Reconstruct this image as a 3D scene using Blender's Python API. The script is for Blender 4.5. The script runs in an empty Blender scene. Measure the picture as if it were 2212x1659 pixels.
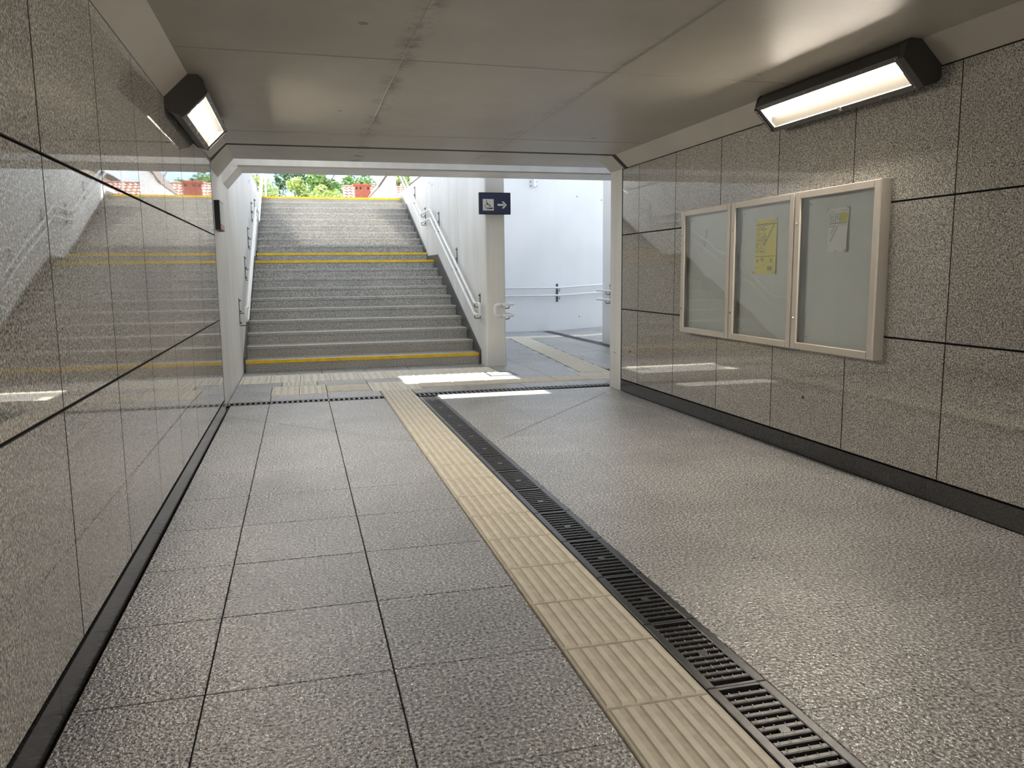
import bpy, bmesh, math, random
from mathutils import Vector, Matrix
random.seed(7)
S = bpy.context.scene
C = S.collection

# ------------------------------------------------------------------ camera
cam_d = bpy.data.cameras.new('camera'); cam = bpy.data.objects.new('camera', cam_d); C.objects.link(cam)
cam_d.sensor_fit = 'HORIZONTAL'; cam_d.sensor_width = 36.0; cam_d.lens = 1724.1 / 2212 * 36.0
cam_d.clip_start = 0.05; cam_d.clip_end = 500
YAW, PITCH, ROLL = 0.257756, 0.138859, 0.010308
_f = Vector((math.sin(YAW)*math.cos(PITCH), math.cos(YAW)*math.cos(PITCH), -math.sin(PITCH)))
_r = Vector((math.cos(YAW), -math.sin(YAW), 0)); _d = _f.cross(_r)
_r2 = _r*math.cos(ROLL) + _d*math.sin(ROLL); _d2 = -_r*math.sin(ROLL) + _d*math.cos(ROLL)
cam.matrix_world = Matrix(((_r2.x, -_d2.x, -_f.x, 0), (_r2.y, -_d2.y, -_f.y, 0), (_r2.z, -_d2.z, -_f.z, 1.3), (0, 0, 0, 1)))
S.camera = cam

# ------------------------------------------------------------------ sky, sun, exposure
W = bpy.data.worlds.new('sky'); S.world = W; W.use_nodes = True
nt = W.node_tree; nt.nodes.clear()
_o = nt.nodes.new('ShaderNodeOutputWorld'); _b = nt.nodes.new('ShaderNodeBackground')
_tc = nt.nodes.new('ShaderNodeTexCoord'); _mp = nt.nodes.new('ShaderNodeMapping'); _mp.inputs['Scale'].default_value = (1, 1, 2.2)
_n = nt.nodes.new('ShaderNodeTexNoise'); _n.inputs['Scale'].default_value = 2.6; _n.inputs['Detail'].default_value = 6; _n.inputs['Roughness'].default_value = .55
_cr = nt.nodes.new('ShaderNodeValToRGB')
_cr.color_ramp.elements[0].position = .37; _cr.color_ramp.elements[0].color = (.34, .55, .95, 1)
_cr.color_ramp.elements[1].position = .52; _cr.color_ramp.elements[1].color = (.93, 1.0, 1.08, 1)
nt.links.new(_tc.outputs['Generated'], _mp.inputs['Vector']); nt.links.new(_mp.outputs[0], _n.inputs['Vector'])
nt.links.new(_n.outputs['Fac'], _cr.inputs['Fac']); nt.links.new(_cr.outputs['Color'], _b.inputs['Color'])
_b.inputs['Strength'].default_value = 1.22
nt.links.new(_b.outputs[0], _o.inputs[0])

SUN_DIR = Vector((.6, -.348, -1.0))
sd = bpy.data.lights.new('sun', 'SUN'); sd.energy = 10.0; sd.angle = math.radians(.53); sd.color = (1.0, .95, .86)
sun = bpy.data.objects.new('sun', sd); C.objects.link(sun); sun.rotation_euler = SUN_DIR.to_track_quat('-Z', 'Y').to_euler(); sun.location = (-20, 30, 40)

S.view_settings.view_transform = 'Standard'; S.view_settings.look = 'None'; S.view_settings.gamma = 1.0
S.view_settings.use_curve_mapping = False; S.view_settings.exposure = 1.14
S.cycles.use_denoising = True
S.cycles.max_bounces = 10; S.cycles.diffuse_bounces = 6; S.cycles.glossy_bounces = 5; S.cycles.transparent_max_bounces = 8
S.cycles.sample_clamp_indirect = 6.0; S.cycles.caustics_reflective = False; S.cycles.caustics_refractive = False

LAMP_CORE, LAMP_SIDE = 92.0, .2
LAMP_COL = (1.0, .89, .74)

# ------------------------------------------------------------------ helpers
def tag(o, label=None, cat=None, group=None, kind=None):
    if label: o['label'] = label
    if cat: o['category'] = cat
    if group: o['group'] = group
    if kind: o['kind'] = kind
    return o
def link(name, me, mat=None, parent=None, loc=None, rot=None):
    o = bpy.data.objects.new(name, me); C.objects.link(o)
    if mat is not None and me is not None and len(me.materials) == 0: me.materials.append(mat)
    if parent is not None: o.parent = parent
    if loc is not None: o.location = loc
    if rot is not None: o.rotation_euler = rot
    return o
def empty(name, loc=(0, 0, 0), rot=(0, 0, 0)):
    o = bpy.data.objects.new(name, None); C.objects.link(o); o.location = loc; o.rotation_euler = rot; o.empty_display_size = .1
    return o
class MB:
    def __init__(s): s.v = []; s.f = []
    def add(s, vs, fs):
        b = len(s.v); s.v += [tuple(v) for v in vs]; s.f += [tuple(i + b for i in f) for f in fs]; return s
    def box(s, x0, x1, y0, y1, z0, z1):
        return s.add([(x0,y0,z0),(x1,y0,z0),(x1,y1,z0),(x0,y1,z0),(x0,y0,z1),(x1,y0,z1),(x1,y1,z1),(x0,y1,z1)],
                     [(3,2,1,0),(4,5,6,7),(0,1,5,4),(1,2,6,5),(2,3,7,6),(3,0,4,7)])
    def slab(s, x0, x1, y0, y1, z0, z1, b):   # box with bevelled upper edges
        return s.add([(x0,y0,z0),(x1,y0,z0),(x1,y1,z0),(x0,y1,z0),(x0,y0,z1-b),(x1,y0,z1-b),(x1,y1,z1-b),(x0,y1,z1-b),
                      (x0+b,y0+b,z1),(x1-b,y0+b,z1),(x1-b,y1-b,z1),(x0+b,y1-b,z1)],
                     [(3,2,1,0),(0,1,5,4),(1,2,6,5),(2,3,7,6),(3,0,4,7),(4,5,9,8),(5,6,10,9),(6,7,11,10),(7,4,8,11),(8,9,10,11)])
    def prism(s, poly, axis, a, b):           # poly of 2-D points extruded along axis from a to b
        n = len(poly)
        def P(p, t): return {'x': (t, p[0], p[1]), 'y': (p[0], t, p[1]), 'z': (p[0], p[1], t)}[axis]
        vs = [P(p, a) for p in poly] + [P(p, b) for p in poly]
        fs = [tuple(range(n)), tuple(range(2*n-1, n-1, -1))] + [(i, n+i, n+(i+1) % n, (i+1) % n) for i in range(n)]
        return s.add(vs, fs)
    def cyl(s, c, axis, r, h, n=10, r2=None):
        r2 = r if r2 is None else r2; vs = []
        ax = {'x': (Vector((0,1,0)), Vector((0,0,1)), Vector((1,0,0))), 'y': (Vector((0,0,1)), Vector((1,0,0)), Vector((0,1,0))), 'z': (Vector((1,0,0)), Vector((0,1,0)), Vector((0,0,1)))}[axis]
        c = Vector(c)
        for k, rr in ((0, r), (1, r2)):
            for i in range(n):
                a = 2*math.pi*i/n; vs.append(c + ax[0]*rr*math.cos(a) + ax[1]*rr*math.sin(a) + ax[2]*h*k)
        return s.add(vs, [tuple(range(n-1, -1, -1)), tuple(range(n, 2*n))] + [(i, (i+1) % n, n+(i+1) % n, n+i) for i in range(n)])
    def tube(s, pts, r, n=10, fil=0.0, steps=5):
        pts = [Vector(p) for p in pts]
        if fil > 0:
            q = [pts[0]]
            for i in range(1, len(pts)-1):
                a, b, c = pts[i-1], pts[i], pts[i+1]
                l = min(fil, (a-b).length*.45, (c-b).length*.45)
                p0 = b + (a-b).normalized()*l; p1 = b + (c-b).normalized()*l
                for k in range(steps+1):
                    t = k/steps; q.append(p0*(1-t)**2 + b*2*t*(1-t) + p1*t*t)
            q.append(pts[-1]); pts = q
        rings = []; ref = None
        for i, p in enumerate(pts):
            t = (pts[min(i+1, len(pts)-1)] - pts[max(i-1, 0)]).normalized()
            if ref is None:
                ref = Vector((0, 0, 1)) if abs(t.z) < .9 else Vector((1, 0, 0))
            u = (ref - t*ref.dot(t)).normalized(); w = t.cross(u); ref = u
            rings.append([p + (u*math.cos(2*math.pi*k/n) + w*math.sin(2*math.pi*k/n))*r for k in range(n)])
        vs = [v for R in rings for v in R]; m = len(rings)
        fs = [(j*n+k, j*n+(k+1) % n, (j+1)*n+(k+1) % n, (j+1)*n+k) for j in range(m-1) for k in range(n)]
        fs += [tuple(range(n-1, -1, -1)), tuple(range((m-1)*n, m*n))]
        return s.add(vs, fs)
    def mesh(s, name, smooth=False):
        me = bpy.data.meshes.new(name); me.from_pydata(s.v, [], s.f); me.update()
        bm = bmesh.new(); bm.from_mesh(me); bmesh.ops.recalc_face_normals(bm, faces=bm.faces); bm.to_mesh(me); bm.free()
        if smooth:
            for p in me.polygons: p.use_smooth = True
        return me
    def build(s, name, mat, parent=None, loc=None, rot=None, smooth=False):
        return link(name, s.mesh(name, smooth), mat, parent, loc, rot)
def sbox(name, b, mat, parent=None): return MB().box(*b).build(name, mat, parent)

# ------------------------------------------------------------------ materials
def newmat(name):
    m = bpy.data.materials.new(name); m.use_nodes = True; t = m.node_tree
    return m, t, t.nodes['Principled BSDF']
def N(t, kind, **kw):
    n = t.nodes.new(kind)
    for k, v in kw.items(): n.inputs[k].default_value = v
    return n
def ramp(t, stops):
    r = t.nodes.new('ShaderNodeValToRGB'); e = r.color_ramp.elements
    while len(e) < len(stops): e.new(.5)
    for el, (p, c) in zip(e, stops): el.position = p; el.color = (*c, 1)
    return r
def mixc(t, a, b, fac, mode='MIX'):
    m = t.nodes.new('ShaderNodeMix'); m.data_type = 'RGBA'; m.blend_type = mode
    for s_, v in ((6, a), (7, b), (0, fac)):
        if hasattr(v, 'is_linked'): t.links.new(v, m.inputs[s_])
        elif s_ == 0: m.inputs[0].default_value = v
        else: m.inputs[s_].default_value = (*v, 1)
    return m.outputs[2]
def plain(name, col, rough=.5, metal=0.0, spec=.5, noise=0.0, nscale=8.0, bump=0.0, bscale=200.0):
    m, t, p = newmat(name); p.inputs['Roughness'].default_value = rough; p.inputs['Metallic'].default_value = metal
    p.inputs['Specular IOR Level'].default_value = spec
    g = t.nodes.new('ShaderNodeNewGeometry')
    n = N(t, 'ShaderNodeTexNoise', Scale=nscale, Detail=5.0); t.links.new(g.outputs['Position'], n.inputs['Vector'])
    r = ramp(t, [(.3, tuple(c*(1-noise) for c in col)), (.7, tuple(min(1, c*(1+noise*.5)) for c in col))])
    t.links.new(n.outputs['Fac'], r.inputs['Fac']); t.links.new(r.outputs['Color'], p.inputs['Base Color'])
    if bump > 0:
        n2 = N(t, 'ShaderNodeTexNoise', Scale=bscale, Detail=3.0); t.links.new(g.outputs['Position'], n2.inputs['Vector'])
        b = N(t, 'ShaderNodeBump', Strength=bump, Distance=.004); t.links.new(n2.outputs['Fac'], b.inputs['Height']); t.links.new(b.outputs[0], p.inputs['Normal'])
    return m
def granite(name, dark, mid, light, scale, rough, bump=0.0, bscale=150.0, bdist=.003, wavy=0.0, tint=.06, dirt=.0, spec=.5, roughvar=0.0):
    m, t, p = newmat(name); p.inputs['Specular IOR Level'].default_value = spec
    g = t.nodes.new('ShaderNodeNewGeometry')
    n1 = N(t, 'ShaderNodeTexNoise', Scale=scale, Detail=3.0, Roughness=.6); t.links.new(g.outputs['Position'], n1.inputs['Vector'])
    r1 = ramp(t, [(.38, dark), (.47, mid), (.54, mid), (.62, light)]); t.links.new(n1.outputs['Fac'], r1.inputs['Fac'])
    n2 = N(t, 'ShaderNodeTexNoise', Scale=1.7, Detail=4.0); t.links.new(g.outputs['Position'], n2.inputs['Vector'])
    r2 = ramp(t, [(.3, (1-dirt-.06,)*3), (.7, (1.04,)*3)]); t.links.new(n2.outputs['Fac'], r2.inputs['Fac'])
    c = mixc(t, r1.outputs['Color'], r2.outputs['Color'], 1.0, 'MULTIPLY')
    oi = t.nodes.new('ShaderNodeObjectInfo')
    r3 = ramp(t, [(0, (1-tint,)*3), (1, (1+tint,)*3)]); t.links.new(oi.outputs['Random'], r3.inputs['Fac'])
    c = mixc(t, c, r3.outputs['Color'], 1.0, 'MULTIPLY'); t.links.new(c, p.inputs['Base Color'])
    p.inputs['Roughness'].default_value = rough
    if roughvar > 0:
        mr = N(t, 'ShaderNodeMapRange'); mr.inputs[3].default_value = rough - roughvar; mr.inputs[4].default_value = rough + roughvar
        t.links.new(n2.outputs['Fac'], mr.inputs[0]); t.links.new(mr.outputs[0], p.inputs['Roughness'])
    last = None
    if bump > 0:
        n4 = N(t, 'ShaderNodeTexNoise', Scale=bscale, Detail=2.0); t.links.new(g.outputs['Position'], n4.inputs['Vector'])
        b = N(t, 'ShaderNodeBump', Strength=bump, Distance=bdist); t.links.new(n4.outputs['Fac'], b.inputs['Height']); last = b
    if wavy > 0:
        n5 = N(t, 'ShaderNodeTexNoise', Scale=2.2, Detail=1.0); t.links.new(g.outputs['Position'], n5.inputs['Vector'])
        b2 = N(t, 'ShaderNodeBump', Strength=1.0, Distance=wavy); t.links.new(n5.outputs['Fac'], b2.inputs['Height'])
        if last: t.links.new(last.outputs[0], b2.inputs['Normal'])
        last = b2
    if last: t.links.new(last.outputs[0], p.inputs['Normal'])
    return m
def concrete(name, col, streak=.12, rough=.55, blotch=.08, bump=.15):
    m, t, p = newmat(name); p.inputs['Roughness'].default_value = rough; p.inputs['Specular IOR Level'].default_value = .35
    g = t.nodes.new('ShaderNodeNewGeometry')
    mp = N(t, 'ShaderNodeMapping'); mp.inputs['Scale'].default_value = (5, 5, .35); t.links.new(g.outputs['Position'], mp.inputs['Vector'])
    n1 = N(t, 'ShaderNodeTexNoise', Scale=1.0, Detail=5.0, Roughness=.6); t.links.new(mp.outputs[0], n1.inputs['Vector'])
    r1 = ramp(t, [(.35, (1-streak,)*3), (.62, (1.0,)*3)]); t.links.new(n1.outputs['Fac'], r1.inputs['Fac'])
    n2 = N(t, 'ShaderNodeTexNoise', Scale=1.3, Detail=6.0); t.links.new(g.outputs['Position'], n2.inputs['Vector'])
    r2 = ramp(t, [(.35, (1-blotch,)*3), (.65, (1.0,)*3)]); t.links.new(n2.outputs['Fac'], r2.inputs['Fac'])
    c = mixc(t, r1.outputs['Color'], r2.outputs['Color'], 1.0, 'MULTIPLY'); c = mixc(t, c, col, 1.0, 'MULTIPLY')
    t.links.new(c, p.inputs['Base Color'])
    n3 = N(t, 'ShaderNodeTexNoise', Scale=35.0, Detail=6.0); t.links.new(g.outputs['Position'], n3.inputs['Vector'])
    b = N(t, 'ShaderNodeBump', Strength=bump, Distance=.006); t.links.new(n3.outputs['Fac'], b.inputs['Height']); t.links.new(b.outputs[0], p.inputs['Normal'])
    return m
def emit(name, col, s):
    m, t, p = newmat(name); p.inputs['Base Color'].default_value = (.8, .8, .8, 1); p.inputs['Emission Color'].default_value = (*col, 1); p.inputs['Emission Strength'].default_value = s
    return m
def glassmat(name, wavy=.0):
    m = bpy.data.materials.new(name); m.use_nodes = True; t = m.node_tree; t.nodes.clear()
    o = t.nodes.new('ShaderNodeOutputMaterial'); tr = N(t, 'ShaderNodeBsdfTransparent'); tr.inputs[0].default_value = (.93, .95, .95, 1)
    gl = N(t, 'ShaderNodeBsdfGlossy', Roughness=.015); fr = N(t, 'ShaderNodeFresnel', IOR=1.75); mx = t.nodes.new('ShaderNodeMixShader')
    g = t.nodes.new('ShaderNodeNewGeometry'); n = N(t, 'ShaderNodeTexNoise', Scale=2.0, Detail=1.0); t.links.new(g.outputs['Position'], n.inputs['Vector'])
    b = N(t, 'ShaderNodeBump', Strength=1.0, Distance=wavy); t.links.new(n.outputs['Fac'], b.inputs['Height']); t.links.new(b.outputs[0], gl.inputs['Normal'])
    mr = N(t, 'ShaderNodeMapRange'); mr.inputs[3].default_value = 1.68; mr.inputs[4].default_value = 1/1.68; t.links.new(g.outputs['Backfacing'], mr.inputs[0]); t.links.new(mr.outputs[0], fr.inputs['IOR'])
    t.links.new(fr.outputs[0], mx.inputs[0]); t.links.new(tr.outputs[0], mx.inputs[1]); t.links.new(gl.outputs[0], mx.inputs[2]); t.links.new(mx.outputs[0], o.inputs[0])
    return m

M = {}
M['wall_granite'] = granite('polished granite', (.10, .095, .088), (.345, .332, .31), (.68, .66, .62), 120, .018, wavy=.0003, tint=.05, spec=.95)
M['floor_granite'] = granite('flamed granite', (.07, .069, .068), (.315, .313, .314), (.70, .70, .705), 85, .24, bump=1.0, bscale=75, bdist=.006, tint=.05, dirt=.12, spec=.9, roughvar=.05)
M['step_granite'] = granite('step granite', (.17, .167, .16), (.40, .392, .37), (.64, .63, .60), 75, .45, bump=.2, tint=.02, dirt=.06)
M['dark_granite'] = granite('dark granite', (.018, .018, .019), (.038, .038, .041), (.075, .075, .078), 160, .18, tint=.08)
M['stringer'] = granite('stair skirting granite', (.03, .03, .032), (.06, .06, .062), (.10, .10, .10), 160, .30, tint=.05)
M['joint'] = plain('joint mortar', (.05, .047, .043), .9)
M['white_wall'] = concrete('white painted concrete', (.82, .82, .80), .10, .45)
M['clean_wall'] = concrete('white painted smooth concrete', (.84, .85, .85), .015, .5, .05)
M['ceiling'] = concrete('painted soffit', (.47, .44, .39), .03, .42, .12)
def stain_soffit(m):
    t = m.node_tree; p = t.nodes['Principled BSDF']; src = p.inputs['Base Color'].links[0].from_socket
    g = t.nodes.new('ShaderNodeNewGeometry'); sp = t.nodes.new('ShaderNodeSeparateXYZ'); t.links.new(g.outputs['Position'], sp.inputs[0])
    n = N(t, 'ShaderNodeTexNoise', Scale=5.0, Detail=6.0, Roughness=.7); t.links.new(g.outputs['Position'], n.inputs['Vector'])
    def mth(op, a, b=None):
        q = t.nodes.new('ShaderNodeMath'); q.operation = op
        for i, v in enumerate((a, b)):
            if v is None: continue
            if hasattr(v, 'is_linked'): t.links.new(v, q.inputs[i])
            else: q.inputs[i].default_value = v
        return q.outputs[0]
    tot = None
    for x0, wd, amt in ((.635, .10, .75), (1.90, .06, .35)):
        d = mth('ABSOLUTE', mth('SUBTRACT', sp.outputs[0], x0)); d = mth('DIVIDE', d, wd)
        k = mth('MAXIMUM', mth('SUBTRACT', 1.0, d), 0.0)
        k = mth('MULTIPLY', k, mth('MAXIMUM', mth('MULTIPLY', mth('SUBTRACT', n.outputs['Fac'], .46), 9.0), 0.0)); k = mth('MULTIPLY', mth('MINIMUM', k, 1.0), amt)
        tot = k if tot is None else mth('MAXIMUM', tot, k)
    c = mixc(t, src, (.16, .145, .12), tot); t.links.new(c, p.inputs['Base Color'])
stain_soffit(M['ceiling'])
M['seam'] = plain('seam', (.30, .28, .25), .6)
M['joint_brown'] = plain('joint sealant', (.035, .03, .025), .8)
M['gap'] = plain('dark gap', (.03, .03, .03), .8)
M['tactile'] = plain('beige tactile concrete', (.71, .665, .56), .5, noise=.12, nscale=14, bump=.15)
M['tactile_groove'] = plain('worn tactile groove', (.575, .53, .435), .6, noise=.2, nscale=20, bump=.15)
M['iron'] = plain('cast iron', (.05, .05, .053), .30, .5, noise=.3, nscale=30, bump=.2)
M['black'] = plain('channel black', (.006, .006, .006), .9)
M['yellow'] = plain('yellow nosing paint', (.88, .58, .02), .5, noise=.18, nscale=9)
M['white_metal'] = plain('white powder coat', (.82, .83, .84), .28, 0, .6, noise=.04)
M['steel'] = plain('dark steel', (.12, .12, .125), .4, .6)
M['alu'] = plain('champagne aluminium', (.60, .56, .50), .35, .25, noise=.05)
M['chrome'] = plain('chrome', (.75, .75, .75), .15, 1.0)
M['board'] = plain('white board', (.76, .76, .75), .45, noise=.03)
M['lamp_body'] = plain('graphite lamp housing', (.045, .042, .038), .42, .2)
M['lamp_frame'] = plain('grey lamp frame', (.09, .088, .082), .4, .2)
M['lamp_core'] = emit('led core', LAMP_COL, LAMP_CORE)
M['lamp_side'] = emit('lamp diffuser', (1.0, .80, .56), LAMP_SIDE); M['lamp_side'].node_tree.nodes['Principled BSDF'].inputs['Base Color'].default_value = (.006, .005, .0035, 1)
M['navy'] = plain('navy sign', (.022, .032, .085), .4)
M['sign_black'] = plain('sign black', (.01, .01, .012), .5)
M['sign_white'] = plain('sign white', (.72, .74, .72), .5)
M['pink'] = plain('sign red', (.62, .30, .32), .5)
M['paper_yellow'] = plain('yellow paper', (.92, .80, .24), .7, noise=.05)
M['paper_white'] = plain('white paper', (.90, .89, .85), .7, noise=.04)
M['ink'] = plain('ink', (.16, .17, .20), .8)
M['hi'] = plain('yellow highlight', (.75, .66, .12), .7)
M['glass'] = glassmat('case glass', .0022)
M['asphalt'] = plain('pale paving', (.42, .41, .39), .8, noise=.15)
M['leaf_a'] = plain('leaf mid green', (.20, .34, .09), .6, noise=.4, nscale=3)
M['leaf_b'] = plain('leaf light green', (.40, .50, .16), .6, noise=.3, nscale=3)
M['leaf_c'] = plain('leaf dark green', (.10, .19, .08), .6, noise=.4, nscale=3)
M['bark'] = plain('bark', (.12, .09, .06), .9, noise=.3)
M['render_wall'] = plain('white house render', (.80, .78, .74), .8, noise=.06)
M['beige_wall'] = plain('beige house render', (.62, .55, .44), .8, noise=.06)
M['roof_tile'] = plain('red clay tile', (.46, .24, .19), .5, noise=.5, nscale=6)
M['roof_dark'] = plain('dark roof', (.10, .08, .07), .7)
M['brick'] = plain('chimney brick', (.42, .12, .07), .8, noise=.3, nscale=12)
M['mortar'] = plain('mortar', (.40, .30, .26), .9)
M['window'] = plain('window glass', (.05, .07, .10), .1)
M['shade_canopy'] = plain('canopy sheet', (.72, .72, .72), .5)

# ------------------------------------------------------------------ constants
XL, XR = -.735, 3.385           # granite faces
WX = -.765                      # white stair wall, left
ZC = 2.505                      # soffit
YB = -5.0                       # tunnel continues behind the camera

# ------------------------------------------------------------------ floor
floor = sbox('floor', (-.95, 9.0, -10, 17.2, -.25, -.022), M['joint']); tag(floor, 'grey flamed granite slab floor of the underpass', 'floor', kind='structure')
tile_cache = {}
def tile(x0, x1, y0, y1, mat='floor_granite', name='tile', top=0.0, g=.0022):
    w, d = round(x1-x0-2*g, 4), round(y1-y0-2*g, 4)
    if w < .02 or d < .02: return
    k = (w, d, mat)
    if k not in tile_cache:
        tile_cache[k] = MB().slab(-w/2, w/2, -d/2, d/2, -.025, 0, .0022).mesh(name); tile_cache[k].materials.append(M[mat])
    return link(name, tile_cache[k], None, floor, ((x0+x1)/2, (y0+y1)/2, top + random.uniform(-.0006, .0006)))
PY = .586
rows = [2.512 + PY*k for k in range(-12, 10)] + [8.37]
def grid(xs, ys, **kw):
    for a, b in zip(xs[:-1], xs[1:]):
        for c, d in zip(ys[:-1], ys[1:]): tile(a, b, c, d, **kw)
grid([-.722, -.343, .247, .822], rows)
grid([1.39, 1.966, 2.551, 3.157, 3.372], rows, g=.0009)

def cut(a, b):
    a = Vector(a); b = Vector(b); t_ = (b-a).normalized(); n_ = Vector((-t_.y, t_.x))*.0011
    MB().prism([tuple(a+n_), tuple(b+n_), tuple(b-n_), tuple(a-n_)], 'z', -.004, .0009).build('saw_cut', M['joint'], floor)
cut((-.70, 7.72), (.81, 6.12)); cut((1.40, 5.88), (2.70, 7.46)); cut((2.70, 7.46), (3.30, 8.2))
# ribbed tactile tiles
def ribbed(w, d, n):                       # ribs run along local Y
    mb = MB().slab(-w/2, w/2, -d/2, d/2, -.025, .001, .003)
    p = w/n
    for i in range(n):
        c = -w/2 + p*(i+.5); a, b = p*.30, p*.20
        y0, y1 = -d/2+.004, d/2-.004
        vs = [(c-a,y0,.0005),(c+a,y0,.0005),(c+b,y0+.012,.0062),(c-b,y0+.012,.0062),(c-a,y1,.0005),(c+a,y1,.0005),(c+b,y1-.012,.0062),(c-b,y1-.012,.0062)]
        mb.add(vs, [(0,1,2,3),(7,6,5,4),(0,3,7,4),(1,5,6,2),(3,2,6,7)])
    me = mb.mesh('tactile_tile'); me.materials.append(M['tactile']); me.materials.append(M['tactile_groove'])
    for i, p_ in enumerate(me.polygons): p_.material_index = 1 if i < 10 else 0
    return me
def domes(w, d, nx, ny):
    mb = MB().slab(-w/2, w/2, -d/2, d/2, -.025, .001, .003)
    for i in range(nx):
        for j in range(ny):
            cx = -w/2 + w*(i+.5)/nx; cy = -d/2 + d*(j+.5)/ny
            mb.cyl((cx, cy, .0005), 'z', .024, .006, 8, .015)
    me = mb.mesh('tactile_tile'); me.materials.append(M['tactile']); return me
def place(me, x, y, rz=0, top=0.002): return link('tactile_tile', me, None, floor, (x, y, top), (0, 0, rz))
rib = ribbed(.345, .391, 7)
y = 1.69 - .3955*16
while y < 8.75:
    place(rib, .9975, y + .1977); y += .3955
rib_end = ribbed(.345, 8.935-y-.004, 7); place(rib_end, .9975, (y+8.935)/2)
dome_a = domes(.292, .355, 4, 4)
def dome_area(x0, x1, y0, y1):
    nx = max(1, round((x1-x0)/.37)); ny = max(1, round((y1-y0)/.37)); w = (x1-x0)/nx; d = (y1-y0)/ny
    me = domes(w-.004, d-.004, max(2, round(w/.083)), max(2, round(d/.083)))
    for i in range(nx):
        for j in range(ny): place(me, x0+w*(i+.5), y0+d*(j+.5))
def rib_area(x0, x1, y0, y1, along, pitch=.4):
    if along == 'y':
        nx, ny = 1, max(1, round((y1-y0)/pitch)); me = ribbed(x1-x0-.004, (y1-y0)/ny-.004, max(3, round((x1-x0)/.05)))
        for j in range(ny): place(me, (x0+x1)/2, y0+(y1-y0)*(j+.5)/ny)
    else:
        nx = max(1, round((x1-x0)/pitch)); me = ribbed(y1-y0-.004, (x1-x0)/nx-.004, max(3, round((y1-y0)/.05)))
        for i in range(nx): place(me, x0+(x1-x0)*(i+.5)/nx, (y0+y1)/2, math.pi/2)
dome_area(-.35, .25, 8.94, 9.65); dome_area(.742, 1.31, 8.94, 9.65); dome_area(-.755, 2.495, 10.0, 10.75)
rib_area(-.25, .16, 9.655, 9.995, 'y'); rib_area(.252, .74, 9.03, 9.55, 'x', .5)
rib_area(1.312, 3.40, 9.06, 9.42, 'x', .42); dome_area(3.40, 4.0, 9.06, 9.72)
# plain slabs around the tactile field
grid([-.76, -.343, .247, .82], [8.57, 8.94])
grid([1.18, 1.82, 2.46, 2.995, 3.58, 4.165, 4.75, 5.335], [8.66, 9.06])
tile(.82, .825, 8.57, 8.94); tile(1.172, 1.18, 8.94, 9.06)
tile(-.76, -.352, 8.94, 9.30); tile(-.76, -.352, 9.30, 9.655); tile(-.76, -.252, 9.655, 9.998); tile(.162, .742, 9.655, 9.998)
tile(.252, .74, 8.94, 9.028); tile(.252, .74, 9.552, 9.653); tile(.742, 1.31, 9.653, 9.998)
tile(1.312, 1.82, 9.422, 9.998); tile(1.82, 2.30, 9.422, 9.998); tile(2.30, 2.66, 9.422, 9.78); tile(2.66, 3.0, 9.422, 9.998); tile(3.0, 3.398, 9.422, 9.998)
tile(2.497, 3.0, 10.222, 10.86); tile(2.8, 3.0, 10.86, 11.168); tile(2.66, 3.0, 9.998, 10.222); tile(2.497, 2.66, 10.2, 10.222)
grid([-.76, -.343, .247, .83, 1.41, 1.99, 2.495], [10.752, 11.25])
# corridor slabs: strip of ribbed tiles crosses them on a slant, slabs are cut along it
def strip_x(y): return 3.50 + .0905*(y-9.74)
for yy in [9.998 + .585*k for k in range(0, 13)]:
    y1 = min(yy+.585, 17.08)
    xl = strip_x((yy+y1)/2) - .01; xr = xl + .42
    if yy < 14.9:
        for a, b in ((2.8, 3.0), (3.0, xl)):
            if b - a > .05 and (yy > 10.8 or a >= 3.0): tile(a, b, yy, y1)
        xs = [xr] + [x for x in (4.165, 4.75, 5.14) if x > xr + .05]
        for a, b in zip(xs[:-1], xs[1:]): tile(a, b, yy, y1)
    else:
        pass
grid([2.8, 3.385, 3.97, 4.555, 5.14], [15.68, 16.27, 16.86, 17.09]); grid([2.8, 3.385, 3.85], [14.90-.0, 15.28, 15.68])
tile(4.4, 5.14, 14.9, 15.28)
tile(4.0, 4.165, 9.06, 9.72); tile(4.165, 4.75, 9.06, 9.998); tile(4.75, 5.14, 9.06, 9.998); tile(4.0, 4.165, 9.72, 9.998); tile(3.4, 3.5, 9.72, 9.998)
ribc = ribbed(.40, .391, 7)
yy = 9.73
while yy < 15.2:
    link('tactile_tile', ribc, None, floor, (strip_x(yy+.2)+.2, yy+.2, .002), (0, 0, -math.atan(.0905))); yy += .397
rib_area(3.85, 5.14, 15.29, 15.67, 'x', .43); rib_area(5.36, 5.62, 15.29, 15.67, 'x', .43)
# ramp rising to the right
RS = .055
def rz(x): return max(0, (x-5.62)*RS)
ramp_o = MB().prism([(5.36, -.2), (5.36, -.0225), (5.62, -.0225), (12, rz(12)-.0225), (12, -.2)], 'y', 13.95, 17.1).build('floor_ramp', M['joint']); tag(ramp_o, 'ramp floor of grey granite rising to the right behind the pillar', 'ramp', kind='structure')
def ramp_tile(x0, x1, y0, y1, mat='floor_granite'):
    g = .002; vs = []
    for zz in (-.02, 0):
        for (a, b) in ((x0+g, y0+g), (x1-g, y0+g), (x1-g, y1-g), (x0+g, y1-g)): vs.append((a, b, rz(a)+zz))
    MB().add(vs, [(3,2,1,0),(4,5,6,7),(0,1,5,4),(1,2,6,5),(2,3,7,6),(3,0,4,7)]).build('tile', M[mat], ramp_o)
rx = [5.37, 5.62, 6.2, 6.79, 7.37, 7.96, 8.54]
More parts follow.
